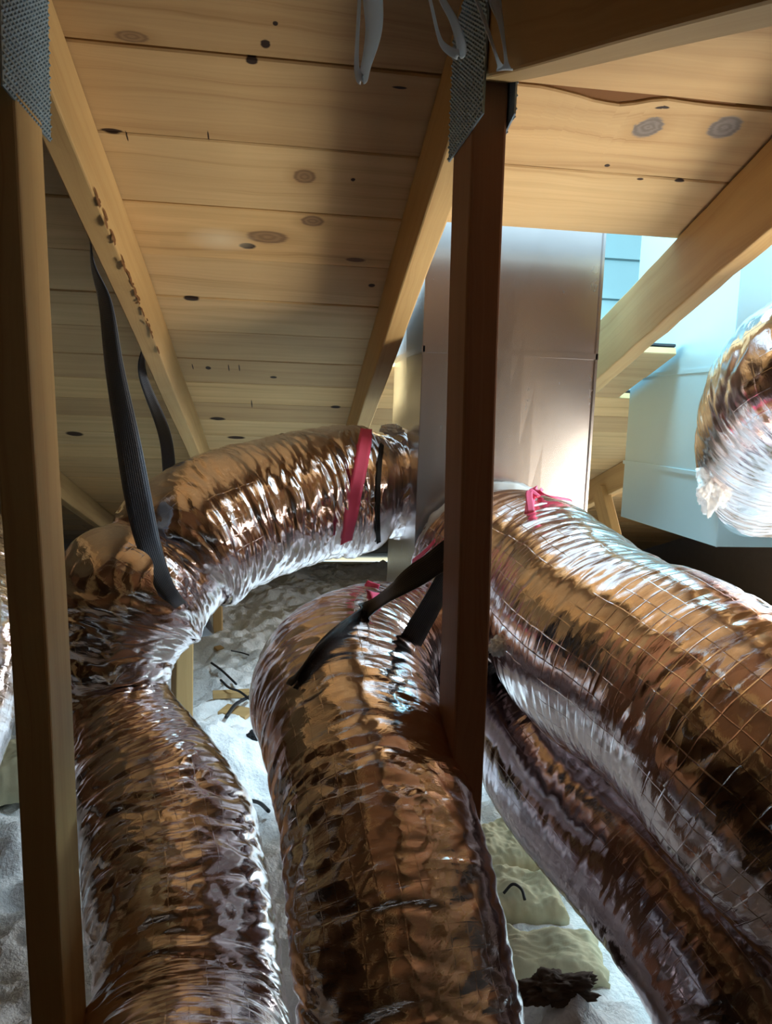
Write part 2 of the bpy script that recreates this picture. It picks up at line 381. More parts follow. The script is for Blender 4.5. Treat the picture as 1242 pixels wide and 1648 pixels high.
def tube_arrays(path, ds=.0032, na=240, seed=0, amp=1.0, low=1.0, flat=0.0, close=True, freq=1.0):
    """path: list of (x,y,z,r). returns vertices, faces, uvs"""
    d = catmull(path, 60)
    seg = np.r_[0, np.cumsum(np.linalg.norm(np.diff(d[:, :3], axis=0), axis=1))]
    L = seg[-1]; n = int(L/ds); s = np.linspace(0, L, n)
    C = np.stack([np.interp(s, seg, d[:, k]) for k in range(3)], 1); R = np.interp(s, seg, d[:, 3])
    Tn = np.gradient(C, s, axis=0); Tn /= np.linalg.norm(Tn, axis=1)[:, None]
    K = np.gradient(Tn, s, axis=0)
    u = np.cross(Tn[0], [0, 0, 1.0]); u /= np.linalg.norm(u); U = [u]
    for i in range(1, n):
        u = U[-1]-Tn[i]*(U[-1]@Tn[i]); u /= np.linalg.norm(u); U.append(u)
    U = np.array(U); V = np.cross(Tn, U)
    th = np.arange(na)/na
    S, TH = np.meshgrid(s, th, indexing='ij')
    RR = R[:, None]
    D = low*.014*(vn(S*5, TH*3, 3, seed)-.5)*2*(RR/.15) + low*.006*(vn(S*11, TH*6, 6, seed+1)-.5)*2
    wr = S*34*freq + 2.6*vn(S*4, TH*5, 5, seed+2) + 1.3*vn(S*9, TH*11, 11, seed+8)
    f1 = 1-np.abs(2*vn(wr, TH*5, 5, seed+3)-1)
    mask = .35+.9*vn(S*4, TH*4, 4, seed+4)
    # inner side of every bend puckers harder
    nrm = np.cos(2*np.pi*TH)[..., None]*U[:, None]+np.sin(2*np.pi*TH)[..., None]*V[:, None]
    inner = np.clip((nrm*K[:, None]).sum(-1), 0, 8)
    a1 = .0045*amp*mask*(1+.35*inner)
    D += -a1*f1**3
    wr2 = S*75*freq + 3*vn(S*8, TH*9, 9, seed+5)
    f2 = 1-np.abs(2*vn(wr2, TH*9, 9, seed+6)-1)
    D += -.0024*amp*mask*(1+.2*inner)*f2**2
    f3 = vn(S*160*freq+4*vn(S*20, TH*20, 20, seed+7), TH*26, 26, seed+9)
    D += .0011*amp*(f3-.5)*2
    rad = RR+D
    P = C[:, None]+nrm*rad[..., None]
    if flat:
        P[..., 2] = C[:, None, 2]+(P[..., 2]-C[:, None, 2])*(1-flat)
    vs = P.reshape(-1, 3)
    i, j = np.meshgrid(np.arange(n-1), np.arange(na), indexing='ij'); j2 = (j+1) % na
    f = np.stack([i*na+j, i*na+j2, (i+1)*na+j2, (i+1)*na+j], -1).reshape(-1, 4)
    su = s; circ = 2*np.pi*.145
    uv = np.stack([np.stack([su[i], j/na*circ], -1), np.stack([su[i], (j+1)/na*circ], -1),
                   np.stack([su[i+1], (j+1)/na*circ], -1), np.stack([su[i+1], j/na*circ], -1)], 2).reshape(-1, 2)
    return vs, f, uv, (C, R, na, n)
def fast_mesh(vs, f, uv):
    me = bpy.data.meshes.new('m'); nf = len(f)
    me.vertices.add(len(vs)); me.vertices.foreach_set('co', vs.astype(np.float32).ravel())
    me.loops.add(nf*4); me.loops.foreach_set('vertex_index', f.astype(np.int32).ravel())
    me.polygons.add(nf); me.polygons.foreach_set('loop_start', np.arange(nf, dtype=np.int32)*4)
    me.polygons.foreach_set('loop_total', np.full(nf, 4, dtype=np.int32))
    ul = me.uv_layers.new(name='UVMap'); ul.data.foreach_set('uv', uv.astype(np.float32).ravel())
    me.update(calc_edges=True); me.validate()
    me.polygons.foreach_set('use_smooth', [True]*nf); return me
BVH = {}
def duct(key, name, label, px_path, mat, group=None, **kw):
    """px_path: (px, py, depth y, radius) of the centre line, turned into world points"""
    path = [tuple(at(a, b, y)) + (r,) for (a, b, y, r) in px_path]
    vs, f, uv, info = tube_arrays(path, **kw)
    me = fast_mesh(vs, f, uv)
    root = thing(name, label, 'duct', Vector(path[0][:3])*.5+Vector(path[-1][:3])*.5, group)
    o = child('foil_sleeve', me, mat, root)
    BVH[key] = BVHTree.FromPolygons([Vector(v) for v in vs.tolist()], f.tolist())
    return root, path, info
def hit(key, px, py, off=.003):
    r = ray(px, py).normalized()
    h = BVH[key].ray_cast(Vector((0, 0, 0)), r)
    if h[0] is None:
        h = BVH[key].find_nearest(r*1.3)
    nn = h[1] if h[1].dot(r) < 0 else -h[1]
    return h[0]+nn*off, nn
def ribbon_mesh(pts, dirs, widths, thick=.0015, sub=10, jag=0.0, seed=0, across=4):
    """flat band along pts; dirs give the direction across the band"""
    A = catmull([tuple(p)+tuple(d)+(w_,) for p, d, w_ in zip(pts, dirs, widths)], sub)
    vs, fs, uv = [], [], []; n = len(A); Ls = 0; na = across; lens = []
    for k in range(n):
        p = Vector(A[k, :3]); t = Vector(A[min(k+1, n-1), :3]-A[max(k-1, 0), :3]).normalized()
        if k: Ls += (p-Vector(A[k-1, :3])).length
        lens.append(Ls)
        d = Vector(A[k, 3:6]); d = (d-t*d.dot(t)).normalized(); nn = t.cross(d)
        for side in (1, -1):
            for i in range(na+1):
                x = (i/na-.5)*A[k, 6]
                x *= 1+jag*mnoise.noise(Vector((k*.9, i*2, seed)))
                bow = .10*A[k, 6]*math.cos(math.pi*(i/na-.5))
                vs.append(p+d*x+nn*(side*thick/2+bow*.4))
    m = 2*(na+1)
    def q(a, b, c, d_, us):
        fs.append((a, b, c, d_)); uv.extend(us)
    for k in range(n-1):
        for i in range(na):
            a = k*m+i; v0, v1 = i/na*.04, (i+1)/na*.04; u0, u1 = lens[k], lens[k+1]
            q(a, a+1, a+m+1, a+m, [(u0, v0), (u0, v1), (u1, v1), (u1, v0)])
            b = k*m+na+1+i; q(b+1, b, b+m, b+m+1, [(u0, v1), (u0, v0), (u1, v0), (u1, v1)])
        for i in (0, na):
            a, b = k*m+i, k*m+na+1+i
            q(a, a+m, b+m, b, [(0, 0)]*4) if i == 0 else q(a, b, b+m, a+m, [(0, 0)]*4)
    for k in (0, n-1):
        for i in range(na):
            a, b = k*m+i, k*m+na+1+i; q(a, b, b+1, a+1, [(0, 0)]*4)
    return mesh_from(vs, fs, uv)
def cord_mesh(pts, r, sub=10, na=8, taper=1.0):
    A = catmull([tuple(p) for p in pts], sub); vs, fs = [], []; n = len(A); u = None
    for k in range(n):
        t = Vector(A[min(k+1, n-1)]-A[max(k-1, 0)]).normalized()
        if u is None: u = t.orthogonal().normalized()
        u = (u-t*u.dot(t)).normalized(); v = t.cross(u); rr = r*(1+(taper-1)*k/n)
        for i in range(na):
            a = 2*math.pi*i/na; vs.append(Vector(A[k])+u*(rr*math.cos(a))+v*(rr*math.sin(a)))
    for k in range(n-1):
        for i in range(na):
            j = (i+1) % na; fs.append((k*na+i, k*na+j, (k+1)*na+j, (k+1)*na+i))
    fs.append(tuple(range(na))[::-1]); fs.append(tuple((n-1)*na+i for i in range(na)))
    return mesh_from(vs, fs)

# ---------------------------------------------------------------- the roof deck, floor and walls
BW = .1685
OPX0, OPX1 = .262, 2.0
BX0 = at(1152, 880, 1.62).x-.015; BX1 = BX0+.39      # slot for the second metal box
def deck(name, sgn, x0, x1, smax, mat, rows_open=(), edges=None, seed=0, ox=None):
    """sgn +1: slope falling away from the camera; s is measured down the slope from the ridge"""
    vs, fs, uv, tn = [], [], [], []
    rnd = random.Random(seed)
    nrow = int(smax/BW)+1; th = .018
    def P(x, s, dz=0):
        y = RY+sgn*s*CS; z = RZ-s*math.sin(SL)
        return Vector((x, y+sgn*dz*math.sin(SL), z+dz*CS))
    for r in range(nrow):
        s0, s1 = r*BW+.0010, (r+1)*BW-.0010
        if r == 0: s0 = .002; s1 -= .0012
        if r == 1 and sgn > 0: s0 += .0022
        spans = [(x0, x1)]
        if r in rows_open: spans = [(x0, OPX0), (OPX1, x1)]
        if r == 6 and rows_open: spans = [(x0, OPX0), (.66, BX0), (BX1, x1)]
        if r == 7 and rows_open: spans = [(x0, .36), (.66, BX0), (BX1, x1)]
        for (a, b) in spans:
            # butt joints
            cuts = [a]; q = a+rnd.uniform(1.2, 2.6)
            while q < b-.5: cuts.append(q); q += rnd.uniform(1.6, 3.0)
            cuts.append(b)
            if sgn > 0: cuts = [c for c in cuts if not (-.25 < c < 1.0) or c in (a, b)]
            for ca, cb in zip(cuts[:-1], cuts[1:]):
                tone = (rnd.random(), rnd.random(), 0)
                drop = rnd.uniform(-.0012, .0012)
                nx = max(2, int((cb-ca)/.02))
                bv = .0022
                base = len(vs)
                for i in range(nx+1):
                    x = ca+.0005+(cb-ca-.001)*i/nx
                    e0 = .0007*mnoise.noise(Vector((x*9, r*3+seed, 0)))
                    e1 = .0007*mnoise.noise(Vector((x*9, r*3+1+seed, 0)))
                    if sgn > 0 and r == 1:      # torn, waney upper edge right of the middle truss
                        g_ = (x-.29)/.22
                        if 0 < g_ < 1: e0 += .020*max(0, math.sin(math.pi*g_**2.3))**1.2 + .002*mnoise.noise(Vector((x*70, 0, 0)))
                        g2 = (x-.50)/.2
                        if 0 < g2: e0 += .0035*min(1, g2*3)
                    ring = [(s0+e0, th), (s0+e0, bv), (s0+e0+bv, 0), (s1+e1-bv, 0), (s1+e1, bv), (s1+e1, th)]
                    for (s, h) in ring: vs.append(P(x, s, h+drop))
                    if i:
                        xp = ca+.0005+(cb-ca-.001)*(i-1)/nx
                        for k in range(5):
                            A, B = base+(i-1)*6+k, base+i*6+k
                            f = (A, A+1, B+1, B); 
                            sa, sb = ring[k][0], ring[k+1][0]
                            uu = [(xp, sa), (xp, sb), (x, sb), (x, sa)]
                            if sgn > 0: f = f[::-1]; uu = uu[::-1]
                            fs.append(f); uv += uu; tn.append(tone)
    me = mesh_from(vs, fs, uv, tn, smooth=False)
    o = link(name, me, mat); o['kind'] = 'structure'; return o
# opening: rows 2,3,4 down the slope (bays right of the middle truss)
deck('ceiling', 1, -3.4, 2.6, 5.2, M['deck'], rows_open=(3, 4, 5), seed=3)
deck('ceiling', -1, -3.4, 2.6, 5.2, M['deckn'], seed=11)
def slab(name, quad, th, mat):
    q = [Vector(v) for v in quad]; nn = (q[1]-q[0]).cross(q[3]-q[0]).normalized()
    if nn.z < 0: nn = -nn
    vs = q+[v+nn*th for v in q]
    fs = [(0, 3, 2, 1), (4, 5, 6, 7), (0, 1, 5, 4), (1, 2, 6, 5), (2, 3, 7, 6), (3, 0, 4, 7)]
    o = link(name, mesh_from(vs, fs, smooth=False), mat); o['kind'] = 'structure'; return o
def RP(x, s, dz, sgn=1):
    return Vector((x, RY+sgn*(s*CS+dz*math.sin(SL)), RZ-s*math.sin(SL)+dz*CS))
D0, D1 = 3*BW, 6*BW
# felt over the boards closes the seams, with the same opening left in it
for (xa, xb, sa, sb) in ((-3.4, 2.6, 0, D0), (-3.4, OPX0, D0, D1), (OPX1, 2.6, D0, D1), (-3.4, OPX0, D1, 7*BW), (-3.4, .36, 7*BW, 8*BW), (.66, BX0, D1, 8*BW), (BX1, 2.6, D1, 8*BW), (-3.4, 2.6, 8*BW, 5.25)):
    slab('ceiling', [RP(xa, sa, .0205), RP(xb, sa, .0205), RP(xb, sb, .0205), RP(xa, sb, .0205)], .006, M['felt'])
slab('ceiling', [RP(-3.4, 0, .0195, -1), RP(2.6, 0, .0195, -1), RP(2.6, 5.25, .0195, -1), RP(-3.4, 5.25, .0195, -1)], .006, M['felt'])
# torn wood behind the waney board edge by the ridge
slab('trim_1', [RP(.26, BW+.002, .006), RP(.62, BW+.002, .006), RP(.62, BW+.032, .006), RP(.26, BW+.032, .006)], .008, M['torn'])
slab('floor', [(-3.4, -3.6, -1.14), (2.6, -3.6, -1.14), (2.6, 5.6, -1.14), (-3.4, 5.6, -1.14)], .02, M['drywall'])
def gable(name, x, hatch=None):
    pts = [(-3.6, -1.12), (5.6, -1.12), (5.6, -1.0), (RY, RZ+.02), (-3.6, -1.0)]
    bm = bmesh.new()
    def poly(pp):
        vv = [bm.verts.new((x, a, b)) for a, b in pp]; bm.faces.new(vv)
    if hatch:
        y0, y1, z0, z1 = hatch
        poly([(-3.6, -1.12), (y0, -1.12), (y0, roof_z(y0)+.02), (-3.6, roof_z(-3.6)+.02)])
        poly([(y0, -1.12), (y1, -1.12), (y1, z0), (y0, z0)])
        poly([(y0, z1), (y1, z1), (y1, roof_z(y1)+.02), (y0, roof_z(y0)+.02)])
        poly([(y1, -1.12), (5.6, -1.12), (5.6, -1.05), (RY, RZ+.02), (y1, roof_z(y1)+.02)])
    else: poly(pts)
    ext = bmesh.ops.extrude_face_region(bm, geom=list(bm.faces))
    for v in [e for e in ext['geom'] if isinstance(e, bmesh.types.BMVert)]: v.co.x += .03 if x > 0 else -.03
    bmesh.ops.recalc_face_normals(bm, faces=bm.faces)
    me = bpy.data.meshes.new('m'); bm.to_mesh(me); bm.free()
    o = link(name, me, M['torn' if x < 0 else 'drywall']); o['kind'] = 'structure'
gable('wall_left', -3.4)
gable('wall_right', 2.6)

# loose-fill insulation over the attic floor
def insulation():
    xs = np.arange(-1.6, 2.4, .0125); ys = np.arange(.55, 4.9, .0125)
    X_, Y_ = np.meshgrid(xs, ys, indexing='ij')
    def fb(a, b, s): return vn(X_*a+3, Y_*a+7, 100000, s)
    Z = -1.0+.06*(fb(2.2, 0, 41)-.5)+.055*(fb(7, 0, 42)-.5)+.035*(fb(18, 0, 43)-.5)+.024*(fb(40, 0, 44)-.5)
    # the mound beside the leaning web, and the drift heaped below the gap at the right
    c = atz(340, 1190, -.93); Z += .10*np.exp(-((X_-c.x)**2+(Y_-c.y)**2)/.035)
    c = atz(910, 1620, -.86); Z += .10*np.exp(-((X_-c.x)**2+(Y_-c.y)**2)/.02)
    nx, ny = X_.shape
    vs = np.stack([X_, Y_, Z], -1).reshape(-1, 3)
    i, j = np.meshgrid(np.arange(nx-1), np.arange(ny-1), indexing='ij')
    f = np.stack([i*ny+j, (i+1)*ny+j, (i+1)*ny+j+1, i*ny+j+1], -1).reshape(-1, 4)
    uv = vs[f.ravel()][:, :2]
    o = link('loose_insulation', fast_mesh(vs, f, uv), M['snow'])
    tag(o, 'white blown fluffy insulation heaped over the attic floor', 'insulation', kind='stuff')
    BVH['ins'] = BVHTree.FromPolygons([Vector(v) for v in vs.tolist()], f.tolist())
insulation()
def ground(px, py, off=0.0):
    r = ray(px, py); h = BVH['ins'].ray_cast(Vector((0, 0, 0)), r.normalized())
    return (h[0] if h[0] else atz(px, py, FLOOR))+Vector((0, 0, off))
def ground_z(x, y):
    h = BVH['ins'].ray_cast(Vector((x, y, 0)), Vector((0, 0, -1)))
    return h[0].z if h[0] else FLOOR

# ---------------------------------------------------------------- trusses
def plate_mesh(corners, xf, outward, th=.0018, py_=.0075, pz=.0065, tooth=.005):
    """toothed nail plate in a plane x = xf; corners in (y, z); rows of punched slots with folded teeth"""
    bm = bmesh.new()
    vv = [bm.verts.new((xf, a, b)) for a, b in corners]; bm.faces.new(vv)
    e = bmesh.ops.extrude_face_region(bm, geom=list(bm.faces))
    for v in [q for q in e['geom'] if isinstance(q, bmesh.types.BMVert)]: v.co.x += outward*th
    ys = [c[0] for c in corners]; zs = [c[1] for c in corners]
    def inside(y, z):
        c = False; n = len(corners)
        for i in range(n):
            (a, b), (d, e_) = corners[i], corners[(i+1) % n]
            if (b > z) != (e_ > z) and y < (d-a)*(z-b)/(e_-b)+a: c = not c
        return c
    z = min(zs)+pz/2; row = 0
    while z < max(zs):
        y = min(ys)+py_/2+(row % 2)*py_/2
        while y < max(ys):
            if inside(y, z) and inside(y+.002, z) and inside(y-.002, z):
                # raised lip leaning out of the plate
                w_ = py_*.30; h = pz*.33; x0 = xf+outward*th; x1 = x0+outward*.0022
                a = [bm.verts.new(q) for q in ((x0, y-w_, z-h), (x0, y+w_, z-h), (x0, y+w_*.7, z+h), (x0, y-w_*.7, z+h), (x1, y-w_*.7, z-h*.2), (x1, y+w_*.7, z-h*.2))]
                bm.faces.new((a[0], a[1], a[5], a[4])); bm.faces.new((a[4], a[5], a[2], a[3])); bm.faces.new((a[0], a[4], a[3])); bm.faces.new((a[1], a[2], a[5]))
            y += py_
        z += pz; row += 1
    bmesh.ops.recalc_face_normals(bm, faces=bm.faces)
    me = bpy.data.meshes.new('m'); bm.to_mesh(me); bm.free(); return me

SKEW = .020/1.5
def truss(label, xc, h, post_bottom_x, mat, wane=None, webs=(), plates=(), postfr=.843, postmat=None, far=True, ph=.089, pw=.038, post_top_x=None):
    root = thing('roof_truss', label, 'roof truss', (xc, RY, -1.05), 'wooden roof trusses')
    # far chord
    e = 4.6
    p0 = Vector((xc, RY-.00, RZ)); p1 = Vector((xc+SKEW*(e-RY), e, roof_z(e)))
    dn = Vector((0, -math.sin(SL), -math.cos(SL)))
    q0 = p0+dn*(h/2+.0015); q1 = p1+dn*(h/2+.0015)
    child('top_chord', beam_mesh(q0, q1, (1, 0, 0), .038, h, 90, int(xc*100), wane=wane, cut0=-T), mat, root)
    e2 = -2.4
    dn2 = Vector((0, math.sin(SL), -math.cos(SL))); hn = .115
    r0 = Vector((xc, RY, RZ))+dn2*(hn/2+.0015); r1 = Vector((xc, e2, roof_z(e2)))+dn2*(hn/2+.0015)
    child('top_chord', beam_mesh(r0, r1, (1, 0, 0), .038, hn, 60, int(xc*100)+5, cut0=-T), mat, root)
    yc = postfr+ph/2
    tx = xc if post_top_x is None else post_top_x
    child('king_post', beam_mesh((post_bottom_x, yc, -1.03), (tx, yc, RZ-.105), (1, 0, 0), pw, ph, 40, int(xc*77)+1), postmat or mat, root)
    child('bottom_chord', beam_mesh((post_bottom_x, -2.2, -1.085), (post_bottom_x+.01, 4.5, -1.085), (1, 0, 0), .038, .089, 12, 4), mat, root)
    for (nm, a, b, sd, wd, ht, m_) in webs:
        child(nm, beam_mesh(a, b, sd, wd, ht, 16, 9), m_, root)
    for (cs, xf, out) in plates:
        child('nail_plate', plate_mesh(cs, xf, out), M['plate'], root)
    return root
def yz(px, py, x): p = atx(px, py, x); return (p.y, p.z)
# left truss: right face at x = -.260
LX = -.260
pc = [(.808, .288), (.964, .288), (.964, .438), (.886, .455), (.808, .438)]
MX = .200  # middle truss: left face

pm = [(.791, .296), (.947, .296), (.947, .438), (.886, .455), (.791, .435)]
pm2 = [(.860, .300), (.947, .300), (.947, .438), (.886, .455), (.822, .440), (.822, .310)]
def web_px(a, b): return a, b
truss('roof truss on the left with blue-grey nail plate and sunlit yellowish post', LX-.019, .10, LX-.019+.040, M['stud'],
      wane=[(3, .05, .55, .16), (2, .0, .5, .04)],
      webs=[('web', at(292, 1185, 2.25), at(296, 780, 2.36), (1, .3, 0), .05, .089, M['stud']),
            ('web', at(351, 1030, 3.35), at(349, 830, 3.35), (1, 0, 0), .038, .06, M['stud'])],
      plates=[(pc, LX+.0005, 1), (pc, LX-.0385, -1)], pw=.038)
def bark_mesh():
    vs, fs = [], []; rr = random.Random(5)
    for k in range(46):
        t = rr.betavariate(2, 2); y = 1.12+.62*t
        zc = roof_z(y)-(.10+.0015)/CS+rr.uniform(0.0005, .012); x = LX+SKEW*(y-RY)-.0005; L_ = rr.uniform(.004, .016); h = rr.uniform(.001, .0035)
        ring = []
        for i in range(7):
            a_ = 2*math.pi*i/7; q = 1+.35*rr.uniform(-1, 1)
            ring.append((y+L_*math.cos(a_)*q, zc+h*math.sin(a_)*q-T*L_*math.cos(a_)*q))
        b0 = len(vs)
        vs += [Vector((x, a_, b_)) for a_, b_ in ring]+[Vector((x+.0018, a_*.6+y*.4, b_*.6+zc*.4)) for a_, b_ in ring]
        fs.append(tuple(b0+7+i for i in range(7)))
        for i in range(7): fs.append((b0+i, b0+(i+1) % 7, b0+7+(i+1) % 7, b0+7+i))
    me = mesh_from(vs, fs, smooth=False); return me
_lt = [o for o in COL.objects if o.name.startswith('roof_truss')][0]
tag(child('bark_flakes', bark_mesh(), M['torn'], _lt), 'brown bark remains along the waney edge', kind='stuff')
truss('middle roof truss with pine post tinted red-brown for shade, standing between the foil ducts', MX+.019, .115, .239, M['stud'],
      wane=[(3, .02, .3, .03)], plates=[(pm, MX-.0005, -1), (pm2, MX+.0385+.0005, 1)],
      postmat=M['red'], pw=.038)
RXX = .6985
truss('right roof truss with broad wane-edged chord crossing the roof opening', RXX+.019, .135, RXX+.03, M['stud'],
      wane=[(1, .02, .30, .05), (2, .06, .3, .12), (3, .0, .3, .1)])
truss('farthest left roof truss standing in shadow behind the left post', -.89, .10, -.90, M['stud'],
      webs=[('web', (-.89, 3.15, -1.0), (-.885, 3.15, roof_z(3.15)-.09), (1, 0, 0), .038, .089, M['stud']),
            ('web', (-.89, 2.55, -.95), (-.885, 3.05, roof_z(3.05)-.09), (1, 0, 0), .038, .089, M['stud'])])
truss('rightmost roof truss half hidden behind the two sheet metal boxes', 1.32, .10, 1.34, M['stud'],
      webs=[('web', (1.32, 2.45, -.95), (1.325, 3.0, roof_z(3.0)-.08), (1, 0, 0), .038, .089, M['stud'])])

# ---------------------------------------------------------------- sheet metal boxes
def tapered_box(x0, x1, y0, y1, z0, z1, cross=0.0):
    vs, fs = [], []
    g_ = 14; idx = {}
    def V(p):
        k = tuple(round(c, 5) for c in p)
        if k not in idx: idx[k] = len(vs); vs.append(p)
        return idx[k]
    def face(f):
        for i in range(g_):
            for j in range(g_):
                q = []
                for (a, b) in ((i, j), (i+1, j), (i+1, j+1), (i, j+1)):
                    q.append(V(f(a/g_, b/g_)))
                fs.append(tuple(q))
    def oc(u, v): return cross*(1-max(abs(2*u-1), abs(2*v-1)))     # shallow cross-break pressed in the sheet
    face(lambda u, v: (x0+(x1-x0)*u, y0-oc(u, v), z0+(z1-z0)*v))
    face(lambda u, v: (x0+(x1-x0)*u, y1+oc(u, v), z0+(z1-z0)*v))
    face(lambda u, v: (x0-oc(u, v), y0+(y1-y0)*u, z0+(z1-z0)*v))
    face(lambda u, v: (x1+oc(u, v), y0+(y1-y0)*u, z0+(z1-z0)*v))
    face(lambda u, v: (x0+(x1-x0)*u, y0+(y1-y0)*v, z0))
    face(lambda u, v: (x0+(x1-x0)*u, y0+(y1-y0)*v, z1))
    me = mesh_from(vs, fs, smooth=False)
    bm = bmesh.new(); bm.from_mesh(me); bmesh.ops.remove_doubles(bm, verts=bm.verts, dist=1e-5); bmesh.ops.recalc_face_normals(bm, faces=bm.faces); bm.to_mesh(me); bm.free()
    return me
def ring_box(x0, x1, y0, y1, z, h=.018, t=.006):
    """drive cleat running round a box"""
    bm = bmesh.new()
    for (c, s) in ((((x0+x1)/2, y0-t/2, z), (x1-x0+2*t, t, h)), (((x0+x1)/2, y1+t/2, z), (x1-x0+2*t, t, h)),
                   ((x0-t/2, (y0+y1)/2, z), (t, y1-y0, h)), ((x1+t/2, (y0+y1)/2, z), (t, y1-y0, h))):
        r = bmesh.ops.create_cube(bm, size=1); 
        for v in r['verts']: v.co = Vector((c[0]+v.co.x*s[0], c[1]+v.co.y*s[1], c[2]+v.co.z*s[2]))
    me = bpy.data.meshes.new('m'); bm.to_mesh(me); bm.free(); return me
PY0 = 1.52
a = at(680, 600, PY0); c = at(957, 600, PY0)
B1 = (a.x, c.x, PY0, PY0+.38)
zbot1 = -.62
zs1 = at(800, 567, PY0).z
root = thing('sheet_metal_plenum', 'tall shiny sheet metal box rising through the roof behind the middle post', 'duct box', ((B1[0]+B1[1])/2, PY0+.2, zbot1), 'galvanised duct boxes')
child('casing', tapered_box(*B1, zbot1, .95, .004), M['galv'], root)
child('drive_cleat', ring_box(*B1, zs1, .012, .004), M['galv'], root)
child('drive_cleat', ring_box(*B1, zs1+.42, .012, .004), M['galv'], root)
for (xx, yy) in ((B1[0], PY0), (B1[1], PY0)):
    child('corner_seam', box_mesh((xx, yy-.001, (zbot1+.95)/2), (.006, .006, .95-zbot1), .001), M['galv'], root)
PY1 = 1.62
a = at(1152, 880, PY1)
B2 = (a.x, a.x+.36, PY1, PY1+.50); zb2 = a.z
b_top = at(1190, 440, PY1)
root2 = thing('sheet_metal_plenum', 'pale blue-green lit sheet metal box at the right with a flex duct on its front', 'duct box', ((B2[0]+B2[1])/2, PY1+.2, zb2), 'galvanised duct boxes')
child('casing', tapered_box(*B2, zb2, .95, .003), M['galv2'], root2)
for pyv in (768, 590):
    child('drive_cleat', ring_box(*B2, at(1140, pyv, PY1).z, .010, .004), M['galv2'], root2)
child('corner_seam', box_mesh((B2[0], PY1-.001, (zb2+.95)/2), (.006, .006, .95-zb2), .001), M['galv2'], root2)
print('B1', B1, 'B2', B2, zb2)
# clad rooftop upstand seen through the opening
wx0 = .3
def siding():
    vs, fs = [], []; y = 3.0
    z = .0; k = 0
    prof = []
    while z < 1.1:
        prof += [(y, z), (y-.012, z+.006), (y-.002, z+.15)]; z += .155
    for (yy, zz) in prof: vs += [(wx0, yy, zz), (wx0+3.2, yy, zz)]
    for i in range(len(prof)-1): fs.append((2*i, 2*i+1, 2*i+3, 2*i+2))
    o = link('wall_outside', mesh_from(vs, fs, smooth=False), M['siding']); o['kind'] = 'structure'
    md = o.modifiers.new('s', 'SOLIDIFY'); md.thickness = .02
siding()

# ---------------------------------------------------------------- the flexible ducts
RA, pathA, infoA = duct('A', 'flexible_duct', 'foil duct bending left from the metal box and dropping behind the left post',
    [(672, 782, 1.74, .128), (640, 783, 1.72, .138), (612, 785, 1.705, .124), (584, 788, 1.69, .148), (520, 796, 1.66, .152), (430, 824, 1.60, .150), (345, 856, 1.54, .148), (292, 884, 1.50, .142), (258, 922, 1.47, .120),
     (216, 962, 1.43, .142), (193, 1012, 1.41, .134), (184, 1075, 1.385, .108), (188, 1135, 1.36, .096), (228, 1230, 1.28, .118), (268, 1340, 1.17, .138), (292, 1480, 1.05, .140), (296, 1660, .93, .138), (290, 1860, .78, .138)],
    M['foil'], 'foil flexible ducts', seed=10, amp=1.2, low=1.0)
RB, pathB, infoB = duct('B', 'flexible_duct', 'foil duct in the middle, hung by a black strap and running to the front',
    [(705, 1040, 1.46, .115), (655, 1045, 1.38, .125), (598, 1062, 1.28, .134), (562, 1105, 1.14, .139), (574, 1195, .97, .131), (602, 1310, .86, .122), (636, 1490, .77, .119), (656, 1660, .71, .120), (660, 1880, .64, .122)],
    M['foil'], 'foil flexible ducts', seed=30, amp=1.0, low=.6)
RC, pathC, infoC = duct('C', 'flexible_duct', 'largest foil duct running from the metal box front to the lower right',
    [(798, 912, 1.50, .170), (830, 930, 1.38, .168), (890, 965, 1.26, .160), (975, 1033, 1.10, .163), (1085, 1108, .96, .166), (1215, 1212, .84, .170), (1390, 1370, .74, .165), (1560, 1560, .68, .147)],
    M['foil_grid'], 'foil flexible ducts', seed=50, amp=.6, low=.6)
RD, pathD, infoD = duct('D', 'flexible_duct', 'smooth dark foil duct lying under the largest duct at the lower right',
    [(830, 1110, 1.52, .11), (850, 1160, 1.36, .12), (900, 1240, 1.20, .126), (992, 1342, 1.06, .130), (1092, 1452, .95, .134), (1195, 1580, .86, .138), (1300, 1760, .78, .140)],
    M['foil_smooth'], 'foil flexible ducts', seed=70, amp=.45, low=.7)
RF, pathF, infoF = duct('F', 'flexible_duct', 'bright silver foil duct elbow fixed to the pale box at the right edge',
    [(1225, 790, 1.60, .115), (1245, 740, 1.46, .145), (1278, 660, 1.33, .163), (1335, 600, 1.22, .160), (1440, 580, 1.14, .155), (1600, 640, 1.05, .15)],
    M['foil'], 'foil flexible ducts', seed=90, amp=1.2, low=.9)
RG, pathG, infoG = duct('G', 'flexible_duct', 'dark foil duct just visible at the left edge behind the left post',
    [(-150, 800, 1.75, .13), (-95, 900, 1.7, .135), (-75, 1000, 1.6, .135), (-90, 1120, 1.5, .13), (-160, 1260, 1.4, .13)],
    M['foil'], 'foil flexible ducts', seed=110, amp=1.0, ds=.006, na=120)

